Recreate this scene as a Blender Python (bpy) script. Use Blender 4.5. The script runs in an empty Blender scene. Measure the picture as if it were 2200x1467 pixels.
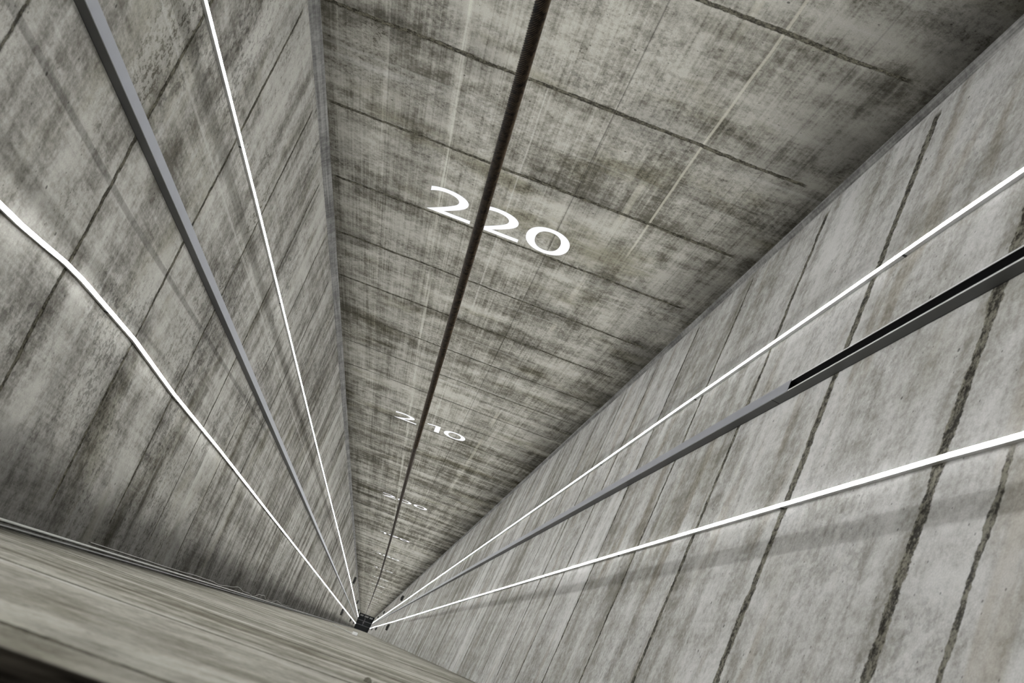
import bpy, bmesh, math, random
from mathutils import Matrix, Vector
random.seed(7)
C = bpy.context.scene.collection
E0 = 228.5                       # camera elevation above the shaft floor (m)
TOP = E0 + 2.2                   # underside of the ceiling slab
P = {'BL': (-1.60718, 3.25967), 'BR': (1.72292, 3.25967), 'FL': (-1.67473, -0.12236), 'FR': (1.35808, -0.09886)}

# ------------------------------------------------------------------ helpers
def tag(o, label=None, cat=None, group=None, kind=None):
    if label: o['label'] = label
    if cat: o['category'] = cat
    if group: o['group'] = group
    if kind: o['kind'] = kind
    return o

def link(name, bm, mats, parent=None, smooth=False):
    me = bpy.data.meshes.new(name)
    bmesh.ops.recalc_face_normals(bm, faces=bm.faces[:])
    bm.to_mesh(me); bm.free()
    for m in (mats if isinstance(mats, (list, tuple)) else [mats]): me.materials.append(m)
    if smooth:
        for f in me.polygons: f.use_smooth = True
    o = bpy.data.objects.new(name, me); C.objects.link(o)
    if parent: o.parent = parent
    return o

def empty(name, parent_frame=None, loc=(0, 0, 0)):
    o = bpy.data.objects.new(name, None); C.objects.link(o)
    o.empty_display_size = 0.1
    if parent_frame is not None: o.matrix_world = parent_frame @ Matrix.Translation(loc)
    else: o.location = loc
    return o

def box(bm, x0, x1, y0, y1, z0, z1, mi=0):
    v = [bm.verts.new((x, y, z)) for x in (x0, x1) for y in (y0, y1) for z in (z0, z1)]
    fs = []
    for f in ((0, 1, 3, 2), (4, 6, 7, 5), (0, 4, 5, 1), (2, 3, 7, 6), (0, 2, 6, 4), (1, 5, 7, 3)):
        fc = bm.faces.new([v[i] for i in f]); fc.material_index = mi; fs.append(fc)
    return fs

def tube(bm, pts, r, n=8, mi=0, cap=True):
    rings = []
    for i, p in enumerate(pts):
        p = Vector(p)
        a = Vector(pts[max(i - 1, 0)]); b = Vector(pts[min(i + 1, len(pts) - 1)])
        d = (b - a).normalized()
        s = Vector((1, 0, 0)) if abs(d.x) < .8 else Vector((0, 1, 0))
        u = d.cross(s).normalized(); w = d.cross(u)
        rr = r(i) if callable(r) else r
        rings.append([bm.verts.new(p + (u * math.cos(k * 2 * math.pi / n) + w * math.sin(k * 2 * math.pi / n)) * rr) for k in range(n)])
    for A, B in zip(rings, rings[1:]):
        for k in range(n):
            f = bm.faces.new((A[k], A[(k + 1) % n], B[(k + 1) % n], B[k])); f.material_index = mi
    if cap:
        bm.faces.new(rings[0][::-1]).material_index = mi; bm.faces.new(rings[-1]).material_index = mi

def lerp_pts(pts, t):
    """piecewise-linear value of (z, value) pairs, z descending"""
    if t >= pts[0][0]: return pts[0][1]
    for (z0, v0), (z1, v1) in zip(pts, pts[1:]):
        if t >= z1: return v0 + (v1 - v0) * (z0 - t) / (z0 - z1)
    return pts[-1][1]

def frame(a, b):
    A = Vector((*P[a], 0)); B = Vector((*P[b], 0)); t = (B - A).normalized(); L = (B - A).length
    up = Vector((0, 0, 1)); y = up.cross(t)           # local +y points out of the shaft, local -y into it
    return Matrix(((t.x, y.x, 0, A.x), (t.y, y.y, 0, A.y), (0, 0, 1, 0), (0, 0, 0, 1))), L
FR_ = {'left': frame('FL', 'BL'), 'right': frame('BR', 'FR'), 'back': frame('BL', 'BR'), 'front': frame('FR', 'FL')}

# ------------------------------------------------------------------ node maths
class NT:
    def __init__(s, name):
        s.m = bpy.data.materials.new(name); s.m.use_nodes = True
        s.t = s.m.node_tree; s.t.nodes.clear()
        s.out = s.t.nodes.new('ShaderNodeOutputMaterial')
    def new(s, k): return s.t.nodes.new(k)
    def put(s, sock, v):
        if isinstance(v, V): s.t.links.new(v.s, sock)
        elif isinstance(v, (tuple, list)): sock.default_value = (*v, 1.0)[:4] if len(sock.default_value) == 4 else v
        else: sock.default_value = v
class V:
    def __init__(s, nt, sock): s.nt = nt; s.s = sock
    def op(s, o, b=0.0, c=0.0, clamp=False):
        n = s.nt.new('ShaderNodeMath'); n.operation = o; n.use_clamp = clamp
        s.nt.put(n.inputs[0], s); s.nt.put(n.inputs[1], b); s.nt.put(n.inputs[2], c)
        return V(s.nt, n.outputs[0])
    def __add__(s, b): return s.op('ADD', b)
    __radd__ = __add__
    def __sub__(s, b): return s.op('SUBTRACT', b)
    def __rsub__(s, b): return (s * -1.0) + b
    def __mul__(s, b): return s.op('MULTIPLY', b)
    __rmul__ = __mul__
    def __truediv__(s, b): return s.op('DIVIDE', b)
    def ss(s, a, b):                                   # smoothstep, a<b or a>b
        n = s.nt.new('ShaderNodeMapRange'); n.interpolation_type = 'SMOOTHSTEP'
        s.nt.put(n.inputs[0], s)
        inv = (not isinstance(a, V)) and (not isinstance(b, V)) and a > b
        lo, hi = (b, a) if inv else (a, b)
        s.nt.put(n.inputs[1], lo); s.nt.put(n.inputs[2], hi)
        n.inputs[3].default_value, n.inputs[4].default_value = (1., 0.) if inv else (0., 1.)
        return V(s.nt, n.outputs[0])
    def inv(s): return 1.0 - s
    def abs(s): return s.op('ABSOLUTE')
def vec(nt, x, y, z):
    n = nt.new('ShaderNodeCombineXYZ')
    for i, v in enumerate((x, y, z)): nt.put(n.inputs[i], v)
    return n.outputs[0]
def noise(nt, x, y, z, scale=1., detail=3., rough=.5, dist=0.):
    n = nt.new('ShaderNodeTexNoise'); n.noise_dimensions = '3D'
    nt.t.links.new(vec(nt, x, y, z), n.inputs['Vector'])
    n.inputs['Scale'].default_value = scale; n.inputs['Detail'].default_value = min(detail, 4.) if detail < 5.5 else 5.
    n.inputs['Roughness'].default_value = rough; n.inputs['Distortion'].default_value = dist
    return V(nt, n.outputs[0])
def white(nt, v):
    n = nt.new('ShaderNodeTexWhiteNoise'); n.noise_dimensions = '1D'
    nt.put(n.inputs['W'], v); return V(nt, n.outputs['Value'])
def voro(nt, x, y, z, scale):
    n = nt.new('ShaderNodeTexVoronoi'); n.voronoi_dimensions = '3D'; n.feature = 'F1'
    nt.t.links.new(vec(nt, x, y, z), n.inputs['Vector']); n.inputs['Scale'].default_value = scale
    sp = nt.new('ShaderNodeSeparateXYZ'); nt.t.links.new(n.outputs['Color'], sp.inputs[0])
    return V(nt, n.outputs['Distance']), V(nt, sp.outputs[0])
def mix(nt, f, a, b, mode='MIX'):
    n = nt.new('ShaderNodeMix'); n.data_type = 'RGBA'; n.blend_type = mode; n.clamp_factor = True
    nt.put(n.inputs[0], f); nt.put(n.inputs[6], a); nt.put(n.inputs[7], b)
    return V(nt, n.outputs[2])
def scale_col(nt, col, f):
    n = nt.new('ShaderNodeVectorMath'); n.operation = 'SCALE'
    nt.put(n.inputs[0], col); nt.put(n.inputs['Scale'], f); return V(nt, n.outputs[0])
def coords(nt):
    tc = nt.new('ShaderNodeTexCoord'); sp = nt.new('ShaderNodeSeparateXYZ')
    nt.t.links.new(tc.outputs['Object'], sp.inputs[0])
    return [V(nt, sp.outputs[i]) for i in range(3)]
def finish(nt, col, rough=.85, bump=None, strength=1., metal=0., spec=.3):
    b = nt.new('ShaderNodeBsdfPrincipled')
    nt.put(b.inputs['Base Color'], col); nt.put(b.inputs['Roughness'], rough)
    nt.put(b.inputs['Metallic'], metal); b.inputs['Specular IOR Level'].default_value = spec
    if bump is not None:
        bn = nt.new('ShaderNodeBump'); bn.inputs['Strength'].default_value = strength; bn.inputs['Distance'].default_value = 1.0
        nt.put(bn.inputs['Height'], bump); nt.t.links.new(bn.outputs[0], b.inputs['Normal'])
    nt.t.links.new(b.outputs[0], nt.out.inputs[0]); return nt.m
def plain(name, col, rough=.5, metal=0., spec=.4, var=.12, scale=9.):
    nt = NT(name); x, y, z = coords(nt)
    n = noise(nt, x, y, z, scale, 4, .6)
    return finish(nt, scale_col(nt, mix(nt, 0., col, col), (n - .5) * (var * 4) + 1.0), rough, None, 1., metal, spec)
def emission(name, col, s):
    nt = NT(name); e = nt.new('ShaderNodeEmission')
    e.inputs[0].default_value = (*col, 1); e.inputs[1].default_value = s
    nt.t.links.new(e.outputs[0], nt.out.inputs[0]); return nt.m

# ------------------------------------------------------------------ cast concrete with lift joints every 1.25 m
J0 = E0 - 5.503                  # elevation of a reference joint
def concrete(name, L, light, dark, seed, jw=1., joints=(.06, .13), streak_v=0., streak_h=1., worm=1., stain=1., extra=None, lime=0.5, olive=(.68, .66, .53), phase=0., near=0., rag=1., fillc=(.10, .094, .07)):
    nt = NT(name); u, y, z = coords(nt); s = seed * 13.7
    zr = z - (J0 + phase)
    # --- tone: blotches, horizontal streaks, vertical board streaks
    n1 = noise(nt, u * .8, s, z * 2.0, 1, 5, .6)
    n2 = noise(nt, u * .32, s + 5, z * 5.5, 1, 5, .62)
    n4 = noise(nt, u * 7., s + 9, z * .22, 1, 4, .6)
    nf = noise(nt, u, s + 2, z, 42, 4, .72)
    nm = noise(nt, u, s + 3, z * .8, 9, 5, .68)
    tone = (n1 - .5) * 1.1 + (n2 - .5) * (1.25 * streak_h) + (n4 - .5) * (.35 + .5 * streak_v) + (nm - .5) * .95 + (nf - .5) * .85
    if streak_v > 0:
        n3 = noise(nt, u * 70., s + 7, z * .9, 1, 3, .6)
        tone = tone + (n3 - .5) * (.75 * streak_v)
    # --- every lift was poured on its own
    wob = (noise(nt, u * 3.5, s, z * .4, 1, 3, .6) - .5) * .05 + (noise(nt, u * 26, s, z * 6, 1, 3, .7) - .5) * (.022 * rag)
    t = (zr + wob) / 1.25
    jid = t.op('ROUND'); d = (t - jid).abs() * 1.25 + (noise(nt, u, s + 60, z, 48, 3, .7) - .5) * (.016 * rag)
    lift = t.op('FLOOR')
    tone = tone + (white(nt, lift + s) - .5) * .22
    deep = (z - E0).ss(-10., -45.)
    n5 = noise(nt, u * .22, s + 15, z * 1.3, 1, 4, .6); n6 = noise(nt, u * .15, s + 17, z * .33, 1, 3, .6)
    tone = tone * (deep * .45 + 1.12) + ((n5 - .5) * 1.6 + (n6 - .5) * 1.5) * deep
    f = (tone + .5)
    col = mix(nt, f.ss(0., 1.), dark, light)
    # --- olive-brown dirt, wet runs
    o1 = noise(nt, u * .9, s + 21, z * 1.5, 1, 5, .65).ss(.52, .70) * stain
    col = mix(nt, o1 * .75, col, scale_col(nt, col, .74)); col = mix(nt, o1 * .6, col, mix(nt, 1., col, olive, 'MULTIPLY'))
    # dirt hanging just under and above the joints
    dirt = d.ss(.34, .0) * noise(nt, u * 1.6, s + 31, jid * 3.3, 1, 4, .6).ss(.45, .66)
    col = scale_col(nt, col, 1.0 - dirt * (.30 * stain))
    # --- crazed, worm-like patches and small blow holes
    reg = noise(nt, u * 1.1, s + 41, z * 1.2, 1, 3, .5).ss(.47, .60)
    w1 = noise(nt, u, s + 43, z * .9, 26, 6, .78).ss(.50, .58)
    col = scale_col(nt, col, 1.0 - reg * w1 * (.30 * worm))
    reg2 = noise(nt, u * 1.3, s + 45, z * 1.5, 1, 3, .5).ss(.50, .62)
    w2 = noise(nt, u, s + 47, z, 34, 5, .75).ss(.55, .50)
    col = mix(nt, reg2 * w2 * (.35 * worm), col, light)
    pd, pr = voro(nt, u, s, z, 9.)
    pore = pd.ss(.09, .05) * pr.ss(.70, .75)
    pd2, pr2 = voro(nt, u, s + 4, z, 30.)
    pore2 = pd2.ss(.17, .10) * pr2.ss(.80, .84)
    col = scale_col(nt, col, 1.0 - (pore * .65).op('MAXIMUM', pore2 * .5))
    # --- pale lime bands along the joints
    lb = noise(nt, u * .4, s + 51, z * 8., 1, 4, .6).ss(.58, .72) * lime
    col = mix(nt, lb, col, (.47, .465, .44))
    if extra: col = extra(nt, u, z, col, s)
    # --- the joints
    rj = white(nt, jid * 1.37 + s)
    w = (noise(nt, u * 2.3, s + 61, jid * 5.1, 1, 3, .6) - .30) * .034 * jw + rj * .009 * jw + .006
    if near: w = w + (z - E0).ss(-6.6, -2.6) * near * noise(nt, u * 9., s + 66, jid * 3.7, 1, 4, .7)
    edge = u.ss(joints[0], joints[0] + .05) * u.ss(L - joints[1], L - joints[1] - .05)
    crack = ((d - w) * -1.0).ss(-.004, .005) * edge * noise(nt, u * 4., s + 65, jid * 2.2, 1, 4, .7).ss(.18, .34)
    fill = mix(nt, (noise(nt, u, s, z, 70, 4, .75) * .55 + noise(nt, u, s + 1, z, 24, 3, .6) * .45).ss(.43, .58), (.018, .016, .012), fillc)
    col = mix(nt, crack * .92, col, fill)
    col = scale_col(nt, col, (noise(nt, u, s + 6, z, 150, 2, .6) - .5) * .55 + 1.0)
    if near:
        dx = (z - (E0 - 2.612) + wob * .8).abs()
        wx = noise(nt, u * 6., s + 68, 4., 1, 4, .7) * .045 - .004
        cx = ((dx - wx) * -1.).ss(-.003, .004) * u.ss(2.18, 2.3)
        col = mix(nt, cx * .92, col, fill); crack = crack.op('MAXIMUM', cx)
    bump = nf * .0016 + nm * .003 - d.ss(.020, .006) * edge * .010
    return finish(nt, col, .88, bump, .9, 0., 0.)

def ex_back(nt, u, z, col, s):
    zc = z - E0
    # lime runs down the wall
    drift = (zc + 4.) * -.0155
    a = (u - .925 - drift) + (noise(nt, u * .2, s, z * .7, 1, 2, .5) - .5) * .02
    run = a.abs().ss(.030, .008) * noise(nt, u * 50, s, z * .5, 1, 3, .6).ss(.40, .56) * zc.ss(-60., -20.)
    col = mix(nt, run * .42, col, (.48, .47, .41))
    b = (u - 2.485) + (noise(nt, u * .2, s + 2, z * .9, 1, 2, .5) - .5) * .03
    run2 = b.abs().ss(.011, .004) * zc.ss(-7.6, -7.2)
    run2 = run2.op('MAXIMUM', (u - 2.30 + (noise(nt, 0., s, z * .6, 1, 2, .5) - .5) * .05).abs().ss(.028, .012) * noise(nt, 0., s + 8, z * .8, 1, 2, .5).ss(.46, .58) * .6)
    col = mix(nt, run2 * .55, col, (.44, .42, .35))
    run3 = (u - 1.50 + (noise(nt, 0., s + 3, z * .7, 1, 2, .5) - .5) * .02).abs().ss(.008, .002) * noise(nt, 0., s + 9, z * .6, 1, 3, .5).ss(.44, .54)
    col = mix(nt, run3 * .32, col, (.45, .44, .40))
    # formwork board edges
    for u0, k in ((1.92, .45), (.50, .22), (1.22, .15), (2.88, .2)):
        col = scale_col(nt, col, 1.0 - (u - u0).abs().ss(.006, .002) * k)
    board = (u.ss(.5, .505) * u.ss(.93, .925)) * -.13 + (u.ss(1.2, 1.205) * u.ss(1.925, 1.92)) * .07
    col = scale_col(nt, col, board + 1.0)
    edge = u.ss(.55, .0) * .28 + u.ss(2.55, 3.33) * .58  # patchy darkening towards both side edges, stronger on the right
    patchy = noise(nt, u * 1.2, s + 70, z * .9, 1, 4, .6).ss(.30, .62)
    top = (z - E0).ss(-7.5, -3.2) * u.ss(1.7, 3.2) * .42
    return scale_col(nt, col, (1.0 - edge * patchy) * (1.0 - top))
def ex_left(nt, u, z, col, s):
    zc = z - E0
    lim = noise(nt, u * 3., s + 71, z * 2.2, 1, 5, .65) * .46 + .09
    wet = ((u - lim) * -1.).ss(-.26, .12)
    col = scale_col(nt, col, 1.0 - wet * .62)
    # faint dark stripe, leaning towards the back wall with depth and fading out
    stripe = (u - 1.455 - (zc + 4.6).op('MINIMUM', 0.) * -.028).abs().ss(.022, .012) * zc.ss(-16., -9.)
    col = scale_col(nt, col, 1.0 - stripe * .34)
    pale = (u - 2.10 + (noise(nt, 0., s, z * .5, 1, 2, .5) - .5) * .02).abs().ss(.014, .004)
    return mix(nt, pale * .32, col, (.42, .41, .38))
def ex_right(nt, u, z, col, s):
    br = noise(nt, u * .7, s + 80, z * 3.2, 1, 4, .6).ss(.54, .66)
    return mix(nt, br * .5, col, mix(nt, 1., col, (.62, .56, .46), 'MULTIPLY'))
def ex_front(nt, u, z, col, s):
    zc = z - E0
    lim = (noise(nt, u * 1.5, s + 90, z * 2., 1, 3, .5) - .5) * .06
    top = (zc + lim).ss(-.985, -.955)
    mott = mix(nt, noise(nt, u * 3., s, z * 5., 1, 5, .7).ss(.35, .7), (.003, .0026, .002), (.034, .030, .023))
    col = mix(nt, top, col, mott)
    faint = (zc + 1.39 + lim * .4).abs().ss(.016, .006) * noise(nt, u * 2., s + 95, 1., 1, 3, .6).ss(.42, .55)
    col = scale_col(nt, col, 1.0 - faint * .6)
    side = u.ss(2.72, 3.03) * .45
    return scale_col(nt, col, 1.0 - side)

M = {}
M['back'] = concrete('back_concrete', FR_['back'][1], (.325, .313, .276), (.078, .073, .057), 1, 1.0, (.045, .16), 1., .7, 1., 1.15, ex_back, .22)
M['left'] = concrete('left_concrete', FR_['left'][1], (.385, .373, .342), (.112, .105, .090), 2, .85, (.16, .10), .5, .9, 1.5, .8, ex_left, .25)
M['right'] = concrete('right_concrete', FR_['right'][1], (.50, .493, .475), (.20, .190, .165), 3, 1.1, (.08, .10), .15, .85, .6, .5, ex_right, .25, near=.045, rag=1.6, fillc=(.18, .17, .135))
M['front'] = concrete('front_concrete', FR_['front'][1], (.345, .332, .290), (.135, .127, .102), 4, 1.3, (.05, .05), .1, 1., .4, .6, ex_front, .35, phase=5.503 - 1.145)
def groove():
    nt = NT('chamfer_concrete'); x, y, z = coords(nt)
    n = noise(nt, x * 60, y * 60, z * .8, 1, 4, .65); n2 = noise(nt, 1., 2., z * 1.6, 1, 5, .6); n3 = noise(nt, x, y, z, 30, 4, .7)
    return finish(nt, mix(nt, ((n - .5) * 1.2 + (n2 - .5) * 1.4 + (n3 - .5) * .8 + .42).ss(0., 1.), (.06, .058, .055), (.27, .265, .25)), .9)
M['chamfer'] = groove()

# ------------------------------------------------------------------ the shaft
for side in ('left', 'right', 'back', 'front'):
    fm, L = FR_[side]
    bm = bmesh.new(); box(bm, -.0, L, 0, .30, -.3, TOP)
    if side == 'front':                                   # a lip of spalled mortar standing off one joint
        for k in range(7):
            a = 1.18 + .02 * k; z = E0 - 2.70 + random.uniform(-.012, .012); r = random.uniform(.006, .013)
            bmesh.ops.create_icosphere(bm, subdivisions=1, radius=r, matrix=Matrix.Translation((a, -.002, z)))
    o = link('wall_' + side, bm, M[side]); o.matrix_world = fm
    tag(o, None, None, None, 'structure')
bm = bmesh.new()
f = [bm.verts.new((x * 1.25, (y - 1.5) * 1.2 + 1.5, z)) for z in (-.3, 0) for x, y in (P['FL'], P['FR'], P['BR'], P['BL'])]
for q in ((0, 1, 2, 3), (7, 6, 5, 4), (0, 4, 5, 1), (1, 5, 6, 2), (2, 6, 7, 3), (3, 7, 4, 0)): bm.faces.new([f[i] for i in q])
tag(link('floor', bm, M['chamfer']), None, None, None, 'structure')
bm = bmesh.new()
f = [bm.verts.new((x * 1.25, (y - 1.5) * 1.2 + 1.5, z)) for z in (TOP, TOP + .3) for x, y in (P['FL'], P['FR'], P['BR'], P['BL'])]
for q in ((0, 1, 2, 3), (7, 6, 5, 4), (0, 4, 5, 1), (1, 5, 6, 2), (2, 6, 7, 3), (3, 7, 4, 0)): bm.faces.new([f[i] for i in q])
tag(link('ceiling', bm, M['chamfer']), None, None, None, 'structure')
def chamfer(name, corner, a, b, w):
    c = Vector((*P[corner], 0)); A = (Vector((*P[a], 0)) - c).normalized() * w; B = (Vector((*P[b], 0)) - c).normalized() * w
    bm = bmesh.new(); lo, hi = 0., TOP
    v = [bm.verts.new((q.x, q.y, z)) for z in (lo, hi) for q in (c, c + A, c + B)]
    for q in ((0, 1, 2), (5, 4, 3), (0, 3, 4, 1), (1, 4, 5, 2), (2, 5, 3, 0)): bm.faces.new([v[i] for i in q])
    tag(link(name, bm, M['chamfer']), None, None, None, 'structure')
chamfer('trim_1', 'BL', 'BR', 'FL', .055)
chamfer('trim_2', 'BR', 'BL', 'FR', .035)

# ------------------------------------------------------------------ light strips
LIT = emission('led_diffuser', (.97, .985, 1.0), 214.)
SPILL = emission('led_edge', (.97, .985, 1.0), 11.)
HOUSE = plain('led_housing', (.55, .55, .55), .4)
CLIP = plain('dark_clip', (.03, .03, .03), .5)
def zs_from(top, bottom):
    out = [top]; z = top
    while z > bottom:
        step = .25 if z > -9 else (.8 if z > -40 else 2.2)
        z = max(bottom, z - step); out.append(z)
    return out
SPILL_WIDE = emission('led_edge_wide', (.97, .985, 1.0), 17.)
def light_strip(side, path, stand, w, label, spill_w, clips=()):
    fm, L = FR_[side]
    root = empty('light_strip', fm, (path[-1][1], 0, E0 - 227.0))
    tag(root, label, 'light', 'light strips down the side walls')
    bot = E0 - 227.0
    zs = zs_from(path[0][0], -226.6)
    bmD, bmH = bmesh.new(), bmesh.new()
    prev = prevH = None; u_off = path[-1][1]
    for z in zs:
        u = lerp_pts(path, z) - u_off; zl = z + E0 - bot
        st = stand(z) if callable(stand) else stand
        prof = [(u - w / 2, -st), (u - w / 2, -st - spill_w), (u - w * .42, -st - spill_w - .002), (u + w * .42, -st - spill_w - .002), (u + w / 2, -st - spill_w), (u + w / 2, -st)]
        ring = [bmD.verts.new((a, b, zl)) for a, b in prof]
        h = w * .5
        ringH = [bmH.verts.new((a, b, zl)) for a, b in ((u - h, -st), (u - h * .5, -.0005), (u + h * .5, -.0005), (u + h, -st))]
        if prev:
            for k in range(5):
                fc = bmD.faces.new((prev[k], prev[k + 1], ring[k + 1], ring[k])); fc.material_index = 0 if k == 2 else 1
            for k in range(3): bmH.faces.new((prevH[k], prevH[k + 1], ringH[k + 1], ringH[k]))
        else:
            bmD.faces.new(ring); bmH.faces.new(ringH)
        prev, prevH = ring, ringH
    link('diffuser', bmD, [LIT, SPILL_WIDE if spill_w > .005 else SPILL], root); link('housing', bmH, HOUSE, root)
    for z in clips:
        u = lerp_pts(path, z) - u_off; zl = z + E0 - bot; st = stand(z) if callable(stand) else stand
        bm = bmesh.new()
        box(bm, u - w * .6, u + w * .6, -st * .95, -.0006, zl - .007, zl + .007)
        link('clip', bm, CLIP, root)
    return root
light_strip('left', [(1.6, .93), (-2.4, .955), (-3.407, .994), (-3.612, 1.004), (-3.85, 1.022), (-4.057, 1.043), (-4.2, 1.052), (-4.364, 1.060), (-5.401, 1.079), (-6.638, 1.062), (-8.904, 1.072), (-14.567, 1.068), (-35.3, 1.063), (-227, 1.02)],
            .028, .0155, 'lower left light strip that kinks near the photo edge, on the left wall', .006, (-4.9, -6.9, -9.9))
light_strip('left', [(1.6, 2.350), (-4.12, 2.354), (-6.729, 2.367), (-16.2, 2.373), (-20.7, 2.385), (-32.1, 2.42), (-64, 2.47), (-227, 2.42)],
            .020, .0135, 'straight light strip on the left wall nearer the back wall', .003, (-5.6, -8.6, -11.6))
light_strip('right', [(1.6, 1.066), (-3.054, 1.066), (-3.682, 1.058), (-7.2, 1.050), (-23.5, 1.075), (-60, 1.12), (-227, 1.20)],
            .020, .0145, 'light strip on the right wall nearer the back wall', .0035, (-3.95, -6.9, -9.9, -12.9))
light_strip('right', [(1.6, 2.235), (-2.512, 2.227), (-2.904, 2.221), (-5.657, 2.219), (-18.1, 2.224), (-60, 2.28), (-227, 2.37)],
            .020, .0145, 'lower light strip on the right wall, below the open cable trunking', .0035, (-4.25, -7.2, -10.2))

# ------------------------------------------------------------------ cable trunkings
GREY = plain('grey_painted_steel', (.235, .24, .26), .45, .0, .4, .05)
SIDE_SHADE = plain('grey_trunking_side_shade', (.055, .055, .053), .5, .0, .3, .08)  # grey paint darkened: shade on the channel sides put into the colour
LIP = plain('bare_steel_lip', (.62, .62, .62), .4, .0, .5, .04)
BLACK = plain('black_inside', (.008, .008, .009), .6)
def trunking(side, u0, u1, dep, z_top, cover_top, gaps, label, front_high):
    fm, L = FR_[side]; bot = E0 - 226.8
    root = empty('cable_trunking', fm, (0, 0, bot)); tag(root, label, 'cable trunking', 'cable trunkings on the side walls')
    cuts = [z_top] + list(gaps) + [-226.8]
    for a, b in zip(cuts, cuts[1:]):
        bm = bmesh.new(); z1 = a + E0 - bot - .004; z0 = b + E0 - bot + .004
        box(bm, u0, u1, -.004, -.0005, z0, z1, 1)
        box(bm, u0, u0 + .002, -dep, -.004, z0, z1, 0); box(bm, u1 - .002, u1, -dep, -.004, z0, z1, 0)
        for x0, x1 in ((u0, u0 + .006), (u1 - .006, u1)): box(bm, x0, x1, -dep - .002, -dep, z0, z1, 2)
        for x0, x1 in ((u0 + .002, u0 + .003), (u1 - .003, u1 - .002)): box(bm, x0, x1, -dep + .002, -.004, z0, z1, 1)
        link('channel', bm, [SIDE_SHADE, BLACK, LIP], root)
    bm = bmesh.new(); box(bm, u0 - .001, u1 + .001, -dep - .0045, -dep - .002, 0.004, cover_top + E0 - bot)
    link('cover', bm, GREY, root)
    for k in range(3 if z_top - cover_top > 2 else 0):
        bm = bmesh.new()
        x = u0 + .014 + k * (u1 - u0 - .028) / 2
        tube(bm, [(x + .003 * math.sin(q * 2.1 + k), -.012 - .004 * k % 3, q * 1.0 + cover_top + E0 - bot - .5) for q in range(int(z_top - cover_top) + 1)], .006, 6)
        link('cable', bm, BLACK, root)
trunking('left', 1.686, 1.736, .048, 1.5, .9, (-40., -90., -150.), 'closed grey cable trunking between the two light strips of the left wall', True)
trunking('right', 1.500, 1.562, .046, 1.5, -4.70, (-4.905, -45., -100., -160.), 'grey cable trunking on the right wall with its upper cover missing', True)

# ------------------------------------------------------------------ steel rope
def rope():
    nt = NT('rusty_rope'); x, y, z = coords(nt)
    n = noise(nt, x, y, z, 45, 5, .7); n2 = noise(nt, 0., 3., z * .22, 1, 3, .6)
    at = nt.new('ShaderNodeAttribute'); at.attribute_name = 'ridge'; rg = V(nt, at.outputs['Fac'])
    deep = ((z - E0) * -1.).ss(5., 26.)
    c = mix(nt, rg * n.ss(.3, .6), (.0010, .0008, .0006), (.085, .060, .036))
    c2 = mix(nt, n2.ss(.4, .62), (.006, .0035, .0018), (.020, .011, .0055))
    c = mix(nt, deep * .85, c, c2)
    mat = finish(nt, c, .8, None, 1., 0., .06)
    path = [(1.9, -.139), (-2.3, -.138), (-3.9, -.134), (-9.4, -.129), (-12.7, -.117), (-17.9, -.09), (-32, -.055), (-60, -.085), (-98, -.16), (-226, -.2)]
    bm = bmesh.new(); lay = bm.verts.layers.float.new('ridge')
    R, N, pitch = .0188, 18, .22
    prev = None; z = 1.9; zs = []
    while z > -9.:
        zs.append(z); z -= .004 if z > -4.5 else .008
    far = [-9.2]
    while far[-1] > -226.37: far.append(max(-226.37, far[-1] - 1.5))
    n = N * 4
    for z in zs:
        cx = lerp_pts(path, z); ring = []
        for k in range(n):
            lob = math.cos(N * k * 2 * math.pi / n)
            a = k * 2 * math.pi / n + 2 * math.pi * z / pitch
            r = R + .0016 * lob
            v = bm.verts.new((cx + r * math.cos(a), 1.58 + r * math.sin(a), z + E0)); v[lay] = max(0., lob) * .9; ring.append(v)
        if prev:
            for k in range(n): bm.faces.new((prev[k], prev[(k + 1) % n], ring[(k + 1) % n], ring[k]))
        else: bm.faces.new(ring)
        prev = ring
    prev = None; m = 14
    for z in [zs[-1] + .005] + far:
        cx = lerp_pts(path, z); ring = []
        for k in range(m):
            a = k * 2 * math.pi / m
            v = bm.verts.new((cx + R * math.cos(a), 1.58 + R * math.sin(a), z + E0)); v[lay] = .4; ring.append(v)
        if prev:
            for k in range(m): bm.faces.new((prev[k], prev[(k + 1) % m], ring[(k + 1) % m], ring[k]))
        prev = ring
    bm.faces.new(prev)
    o = link('steel_rope', bm, mat, None, True)
    tag(o, 'thick dark rusty twisted steel rope hanging down the middle of the shaft', 'rope')
rope()

# ------------------------------------------------------------------ painted level numbers
def glyph(ch):
    cu = bpy.data.curves.new('digit', 'FONT'); cu.body = ch; cu.size = 1.; cu.resolution_u = 10; cu.fill_mode = 'FRONT'
    cu.offset = -.004
    ob = bpy.data.objects.new('glyph', cu); C.objects.link(ob)
    me = bpy.data.meshes.new_from_object(ob.evaluated_get(bpy.context.evaluated_depsgraph_get()))
    bpy.data.objects.remove(ob); bpy.data.curves.remove(cu)
    co = [v.co.copy() for v in me.vertices]; fs = [tuple(p.vertices) for p in me.polygons]
    x0, x1 = min(c.x for c in co), max(c.x for c in co); y0, y1 = min(c.y for c in co), max(c.y for c in co)
    bpy.data.meshes.remove(me)
    return [((c.x - x0) / (x1 - x0), (c.y - y0) / (y1 - y0)) for c in co], fs
GL = {c: glyph(c) for c in '0123456789'}
GL['1'] = ([(0., .79), (.62, .875), (.62, 0.), (1., 0.), (1., 1.), (.66, 1.), (0., .89)], [(0, 1, 5, 6), (1, 2, 3, 4, 5)])
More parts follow.
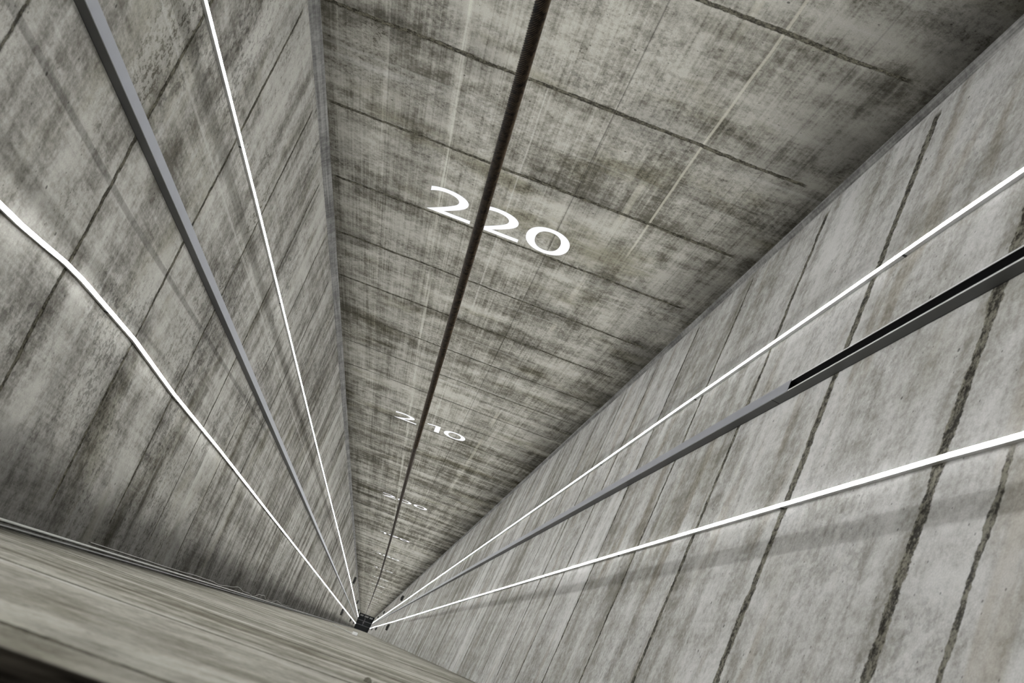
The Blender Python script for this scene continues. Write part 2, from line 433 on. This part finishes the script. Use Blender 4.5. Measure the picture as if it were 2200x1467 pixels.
def paint():
    nt = NT('white_wall_paint'); x, y, z = coords(nt)
    n = noise(nt, x, y, z, 60, 5, .7); n2 = noise(nt, x, 2., z, 7, 4, .6)
    c = mix(nt, n.ss(.62, .74) * n2.ss(.46, .62) * .5, (.80, .80, .85), (.45, .44, .42))
    return finish(nt, c, .7)
PAINT = paint()
SLOT = {'1': (.125, .215)}
def number(n, base):
    fm, L = FR_['back']; bm = bmesh.new(); s = str(n); u0 = .88 if len(s) == 3 else 1.09
    for i, ch in enumerate(s):
        co, fs = GL[ch]; dx, wd = SLOT.get(ch, (0., .372 if ch != '0' else .36))
        if ch == '0': dx = -.006
        ht = .505 if ch in '0689' else .495
        b = -.006 if ch in '0689' else 0.
        for yy, flip in ((-.0022, False),):
            vs = [bm.verts.new((i * .418 + dx + a * wd, yy, b + t * ht)) for a, t in co]
            for q in fs:
                try: bm.faces.new([vs[k] for k in q])
                except ValueError: pass
    g = bmesh.ops.extrude_face_region(bm, geom=bm.faces[:])
    bmesh.ops.translate(bm, verts=[v for v in g['geom'] if isinstance(v, bmesh.types.BMVert)], vec=(0, .0021, 0))
    o = link('painted_level_sign', bm, PAINT); o.matrix_world = fm @ Matrix.Translation((u0, 0, base + E0))
    tag(o, 'white number %d painted on the back wall %s' % (n, 'crossed by the steel rope' if n >= 200 else 'deep down the shaft'), 'painted number', 'level numbers painted down the back wall')
number(220, -7.945)
for k in range(21): number(210 - 10 * k, -16.66 - 10.12 * k)

# ------------------------------------------------------------------ wall brackets far below
STEEL = plain('dark_bracket_steel', (.022, .021, .019), .6)
def bracket(side, u0, u1, z, label):
    fm, L = FR_[side]; bm = bmesh.new(); w = u1 - u0
    box(bm, 0, w, -.13, -.10, -.02, .02); box(bm, 0, w, -.03, -.001, -.10, .10); box(bm, .0, w, -.10, -.03, -.008, .008)
    for x in (0, w - .015): box(bm, x, x + .015, -.10, -.03, -.08, .08)
    box(bm, w * .3, w * .7, -.15, -.13, -.03, .03)
    o = link('wall_mount_bracket', bm, STEEL); o.matrix_world = fm @ Matrix.Translation((u0, 0, z + E0))
    tag(o, label, 'bracket', 'dark brackets low on the side walls', 'thing')
for zi, word in ((0, 'uppermost'), (1, 'middle'), (2, 'lowest')):
    bracket('left', 2.62, 3.05, (-69.2, -123.5, -174.)[zi], 'dark steel bracket on left wall, back wall side of its light strips, %s of three' % word)
    bracket('left', .55, .98, (-70.6, -125., -175.)[zi], 'dark steel bracket on left wall, front corner side of its light strips, %s of three' % word)
    bracket('right', .62, .93, (-64., -116., -158.)[zi], 'dark steel bracket on right wall, back wall side of its light strips, %s of three' % word)
    bracket('right', 2.42, 2.80, (-64.4, -114.5, -160.)[zi], 'dark steel bracket on right wall, front corner side of its light strips, %s of three' % word)

# ------------------------------------------------------------------ conduits, loose wire and junction box by the front wall
PIPE = plain('pale_conduit', (.34, .34, .31), .5); DARKPIPE = plain('dark_conduit', (.10, .10, .09), .5)
def conduit(off_u, off_n, r, mat, label):
    fm, L = FR_['left']; bm = bmesh.new()
    pts = []; z = 1.8
    while z > -225:
        pts.append((.0, .0, z + 225.)); z -= (.6 if z > -30 else 6.)
    tube(bm, pts, r, 8)
    o = link('conduit_pipe', bm, mat); o.matrix_world = fm @ Matrix.Translation((off_u, -off_n, E0 - 225.))
    tag(o, label, 'conduit', 'conduits in the front left corner')
conduit(.036, .0075, .007, PIPE, 'pale thin conduit pipe in the front left corner, on the left wall')
conduit(.013, .0065, .006, DARKPIPE, 'dark thin conduit pipe tucked tight into the front left corner')
fm, L = FR_['left']; bm = bmesh.new(); pts = []
for k in range(160):
    z = -6.5 - k * .11; t = k / 159
    amp = .035 * math.exp(-((t - .62) / .28) ** 2)
    pts.append((.060 + amp * (.6 + .8 * math.sin(k * .21) + .3 * math.sin(k * .57)), -.008 - amp * .6 * (1 + math.sin(k * .16)), z + 24.2))
tube(bm, pts, .0035, 6)
o = link('loose_wire', bm, plain('wire_grey', (.22, .21, .19), .5)); o.matrix_world = fm @ Matrix.Translation((0, 0, E0 - 24.2))
tag(o, 'thin loose wire looping along the front left corner conduits', 'wire')
fm, L = FR_['front']
jb = empty('junction_box', fm, (1.44, 0, E0 - 18.4)); tag(jb, 'small white junction box with a looped cable on the front wall', 'junction box')
bm = bmesh.new(); fs = box(bm, -.045, .045, -.05, -.0005, -.05, .05); bmesh.ops.bevel(bm, geom=bm.edges[:], offset=.006, segments=2, affect='EDGES')
link('box', bm, plain('white_plastic', (.75, .75, .74), .4), jb)
bm = bmesh.new(); tube(bm, [(.045 + .35 * math.sin(k / 24 * math.pi), -.012 - .03 * math.sin(k / 24 * math.pi), -.03 - .02 * k / 24 + .5 * (k / 24) ** 2) for k in range(25)], .007, 6)
link('cable_loop', bm, PIPE, jb)

# ------------------------------------------------------------------ lift platform at the bottom
plat = empty('lift_platform', None, (0, 0, 0)); tag(plat, 'dark steel lift platform filling the bottom of the shaft', 'lift')
DECK = plain('black_deck', (.006, .006, .007), .7); BEAM = plain('dark_beam', (.075, .075, .078), .5); LIT_GAP = plain('lit_gap_paint', (.62, .61, .57), .7)
def quad_prism(bm, pts, z0, z1):
    v = [bm.verts.new((x, y, z)) for z in (z0, z1) for x, y in pts]
    for q in ((3, 2, 1, 0), (4, 5, 6, 7), (0, 1, 5, 4), (1, 2, 6, 5), (2, 3, 7, 6), (3, 0, 4, 7)): bm.faces.new([v[i] for i in q])
def row(t, inset=.06):                      # left and right x of the platform at depth fraction t (0 front, 1 back)
    y = -.05 + t * 3.22
    xl = P['FL'][0] + (P['BL'][0] - P['FL'][0]) * t + inset; xr = P['FR'][0] + (P['BR'][0] - P['FR'][0]) * t - inset
    return y, xl, xr
def slab(name, t0, t1, z0, z1, mat, inset=.06, a=0., b=1.):
    ya, la, ra = row(t0, inset); yb, lb, rb = row(t1, inset); bm = bmesh.new()
    quad_prism(bm, [(la + (ra - la) * a, ya), (la + (ra - la) * b, ya), (lb + (rb - lb) * b, yb), (lb + (rb - lb) * a, yb)], z0, z1)
    return link(name, bm, mat, plat)
slab('deck', 0., .985, 0.004, .55, DECK)
slab('cross_beam', .975, 1., .55, 1.7, DECK); slab('cross_beam', .815, .835, .55, 1.4, DECK)
for a, b in ((.06, .28), (.35, .63), (.70, .92)): slab('lit_gap_panel', .86, .955, .55, .62, LIT_GAP, .06, a, b)  # added plates, their pale colour stands in for gaps onto lit concrete
slab('cross_beam', .58, .625, .55, 1.2, BEAM); slab('cross_beam', .30, .34, .55, 1.2, BEAM)
slab('long_beam', .34, .80, .55, 1.0, BEAM, .06, .44, .49)
slab('long_beam', .30, .97, .55, 1.1, DECK, .06, 0., .03); slab('long_beam', .30, .97, .55, 1.1, DECK, .06, .97, 1.)
bm = bmesh.new(); bmesh.ops.create_cone(bm, cap_ends=True, segments=16, radius1=.14, radius2=.08, depth=1.6, matrix=Matrix.Translation((-.2, 1.58, 1.33)))
link('rope_socket', bm, BEAM, plat)

# ------------------------------------------------------------------ camera, world, view
cam = bpy.data.cameras.new('camera'); cam.sensor_fit = 'HORIZONTAL'; cam.sensor_width = 36.; cam.lens = 36.818
cam.clip_start = .01; cam.clip_end = 600
cam.dof.use_dof = True; cam.dof.focus_distance = 11.; cam.dof.aperture_fstop = 8.
co = bpy.data.objects.new('camera', cam); C.objects.link(co)
co.matrix_world = Matrix(((.9339068, -.35568079, -.03618378, 0), (.33011542, .89675984, -.29469579, 0), (.13726579, .26327357, .95490582, E0), (0, 0, 0, 1)))
bpy.context.scene.camera = co
w = bpy.data.worlds.new('world'); bpy.context.scene.world = w; w.use_nodes = True
w.node_tree.nodes['Background'].inputs[0].default_value = (.02, .02, .02, 1); w.node_tree.nodes['Background'].inputs[1].default_value = .2
sc = bpy.context.scene
sc.view_settings.view_transform = 'Standard'; sc.view_settings.look = 'None'; sc.view_settings.exposure = 0.
sc.cycles.max_bounces = 4; sc.cycles.diffuse_bounces = 3; sc.cycles.glossy_bounces = 1; sc.cycles.caustics_reflective = False; sc.cycles.caustics_refractive = False
sc.cycles.use_adaptive_sampling = True; sc.cycles.adaptive_threshold = .2; sc.cycles.adaptive_min_samples = 20; sc.cycles.sample_clamp_indirect = 8.
sc.cycles.use_denoising = True
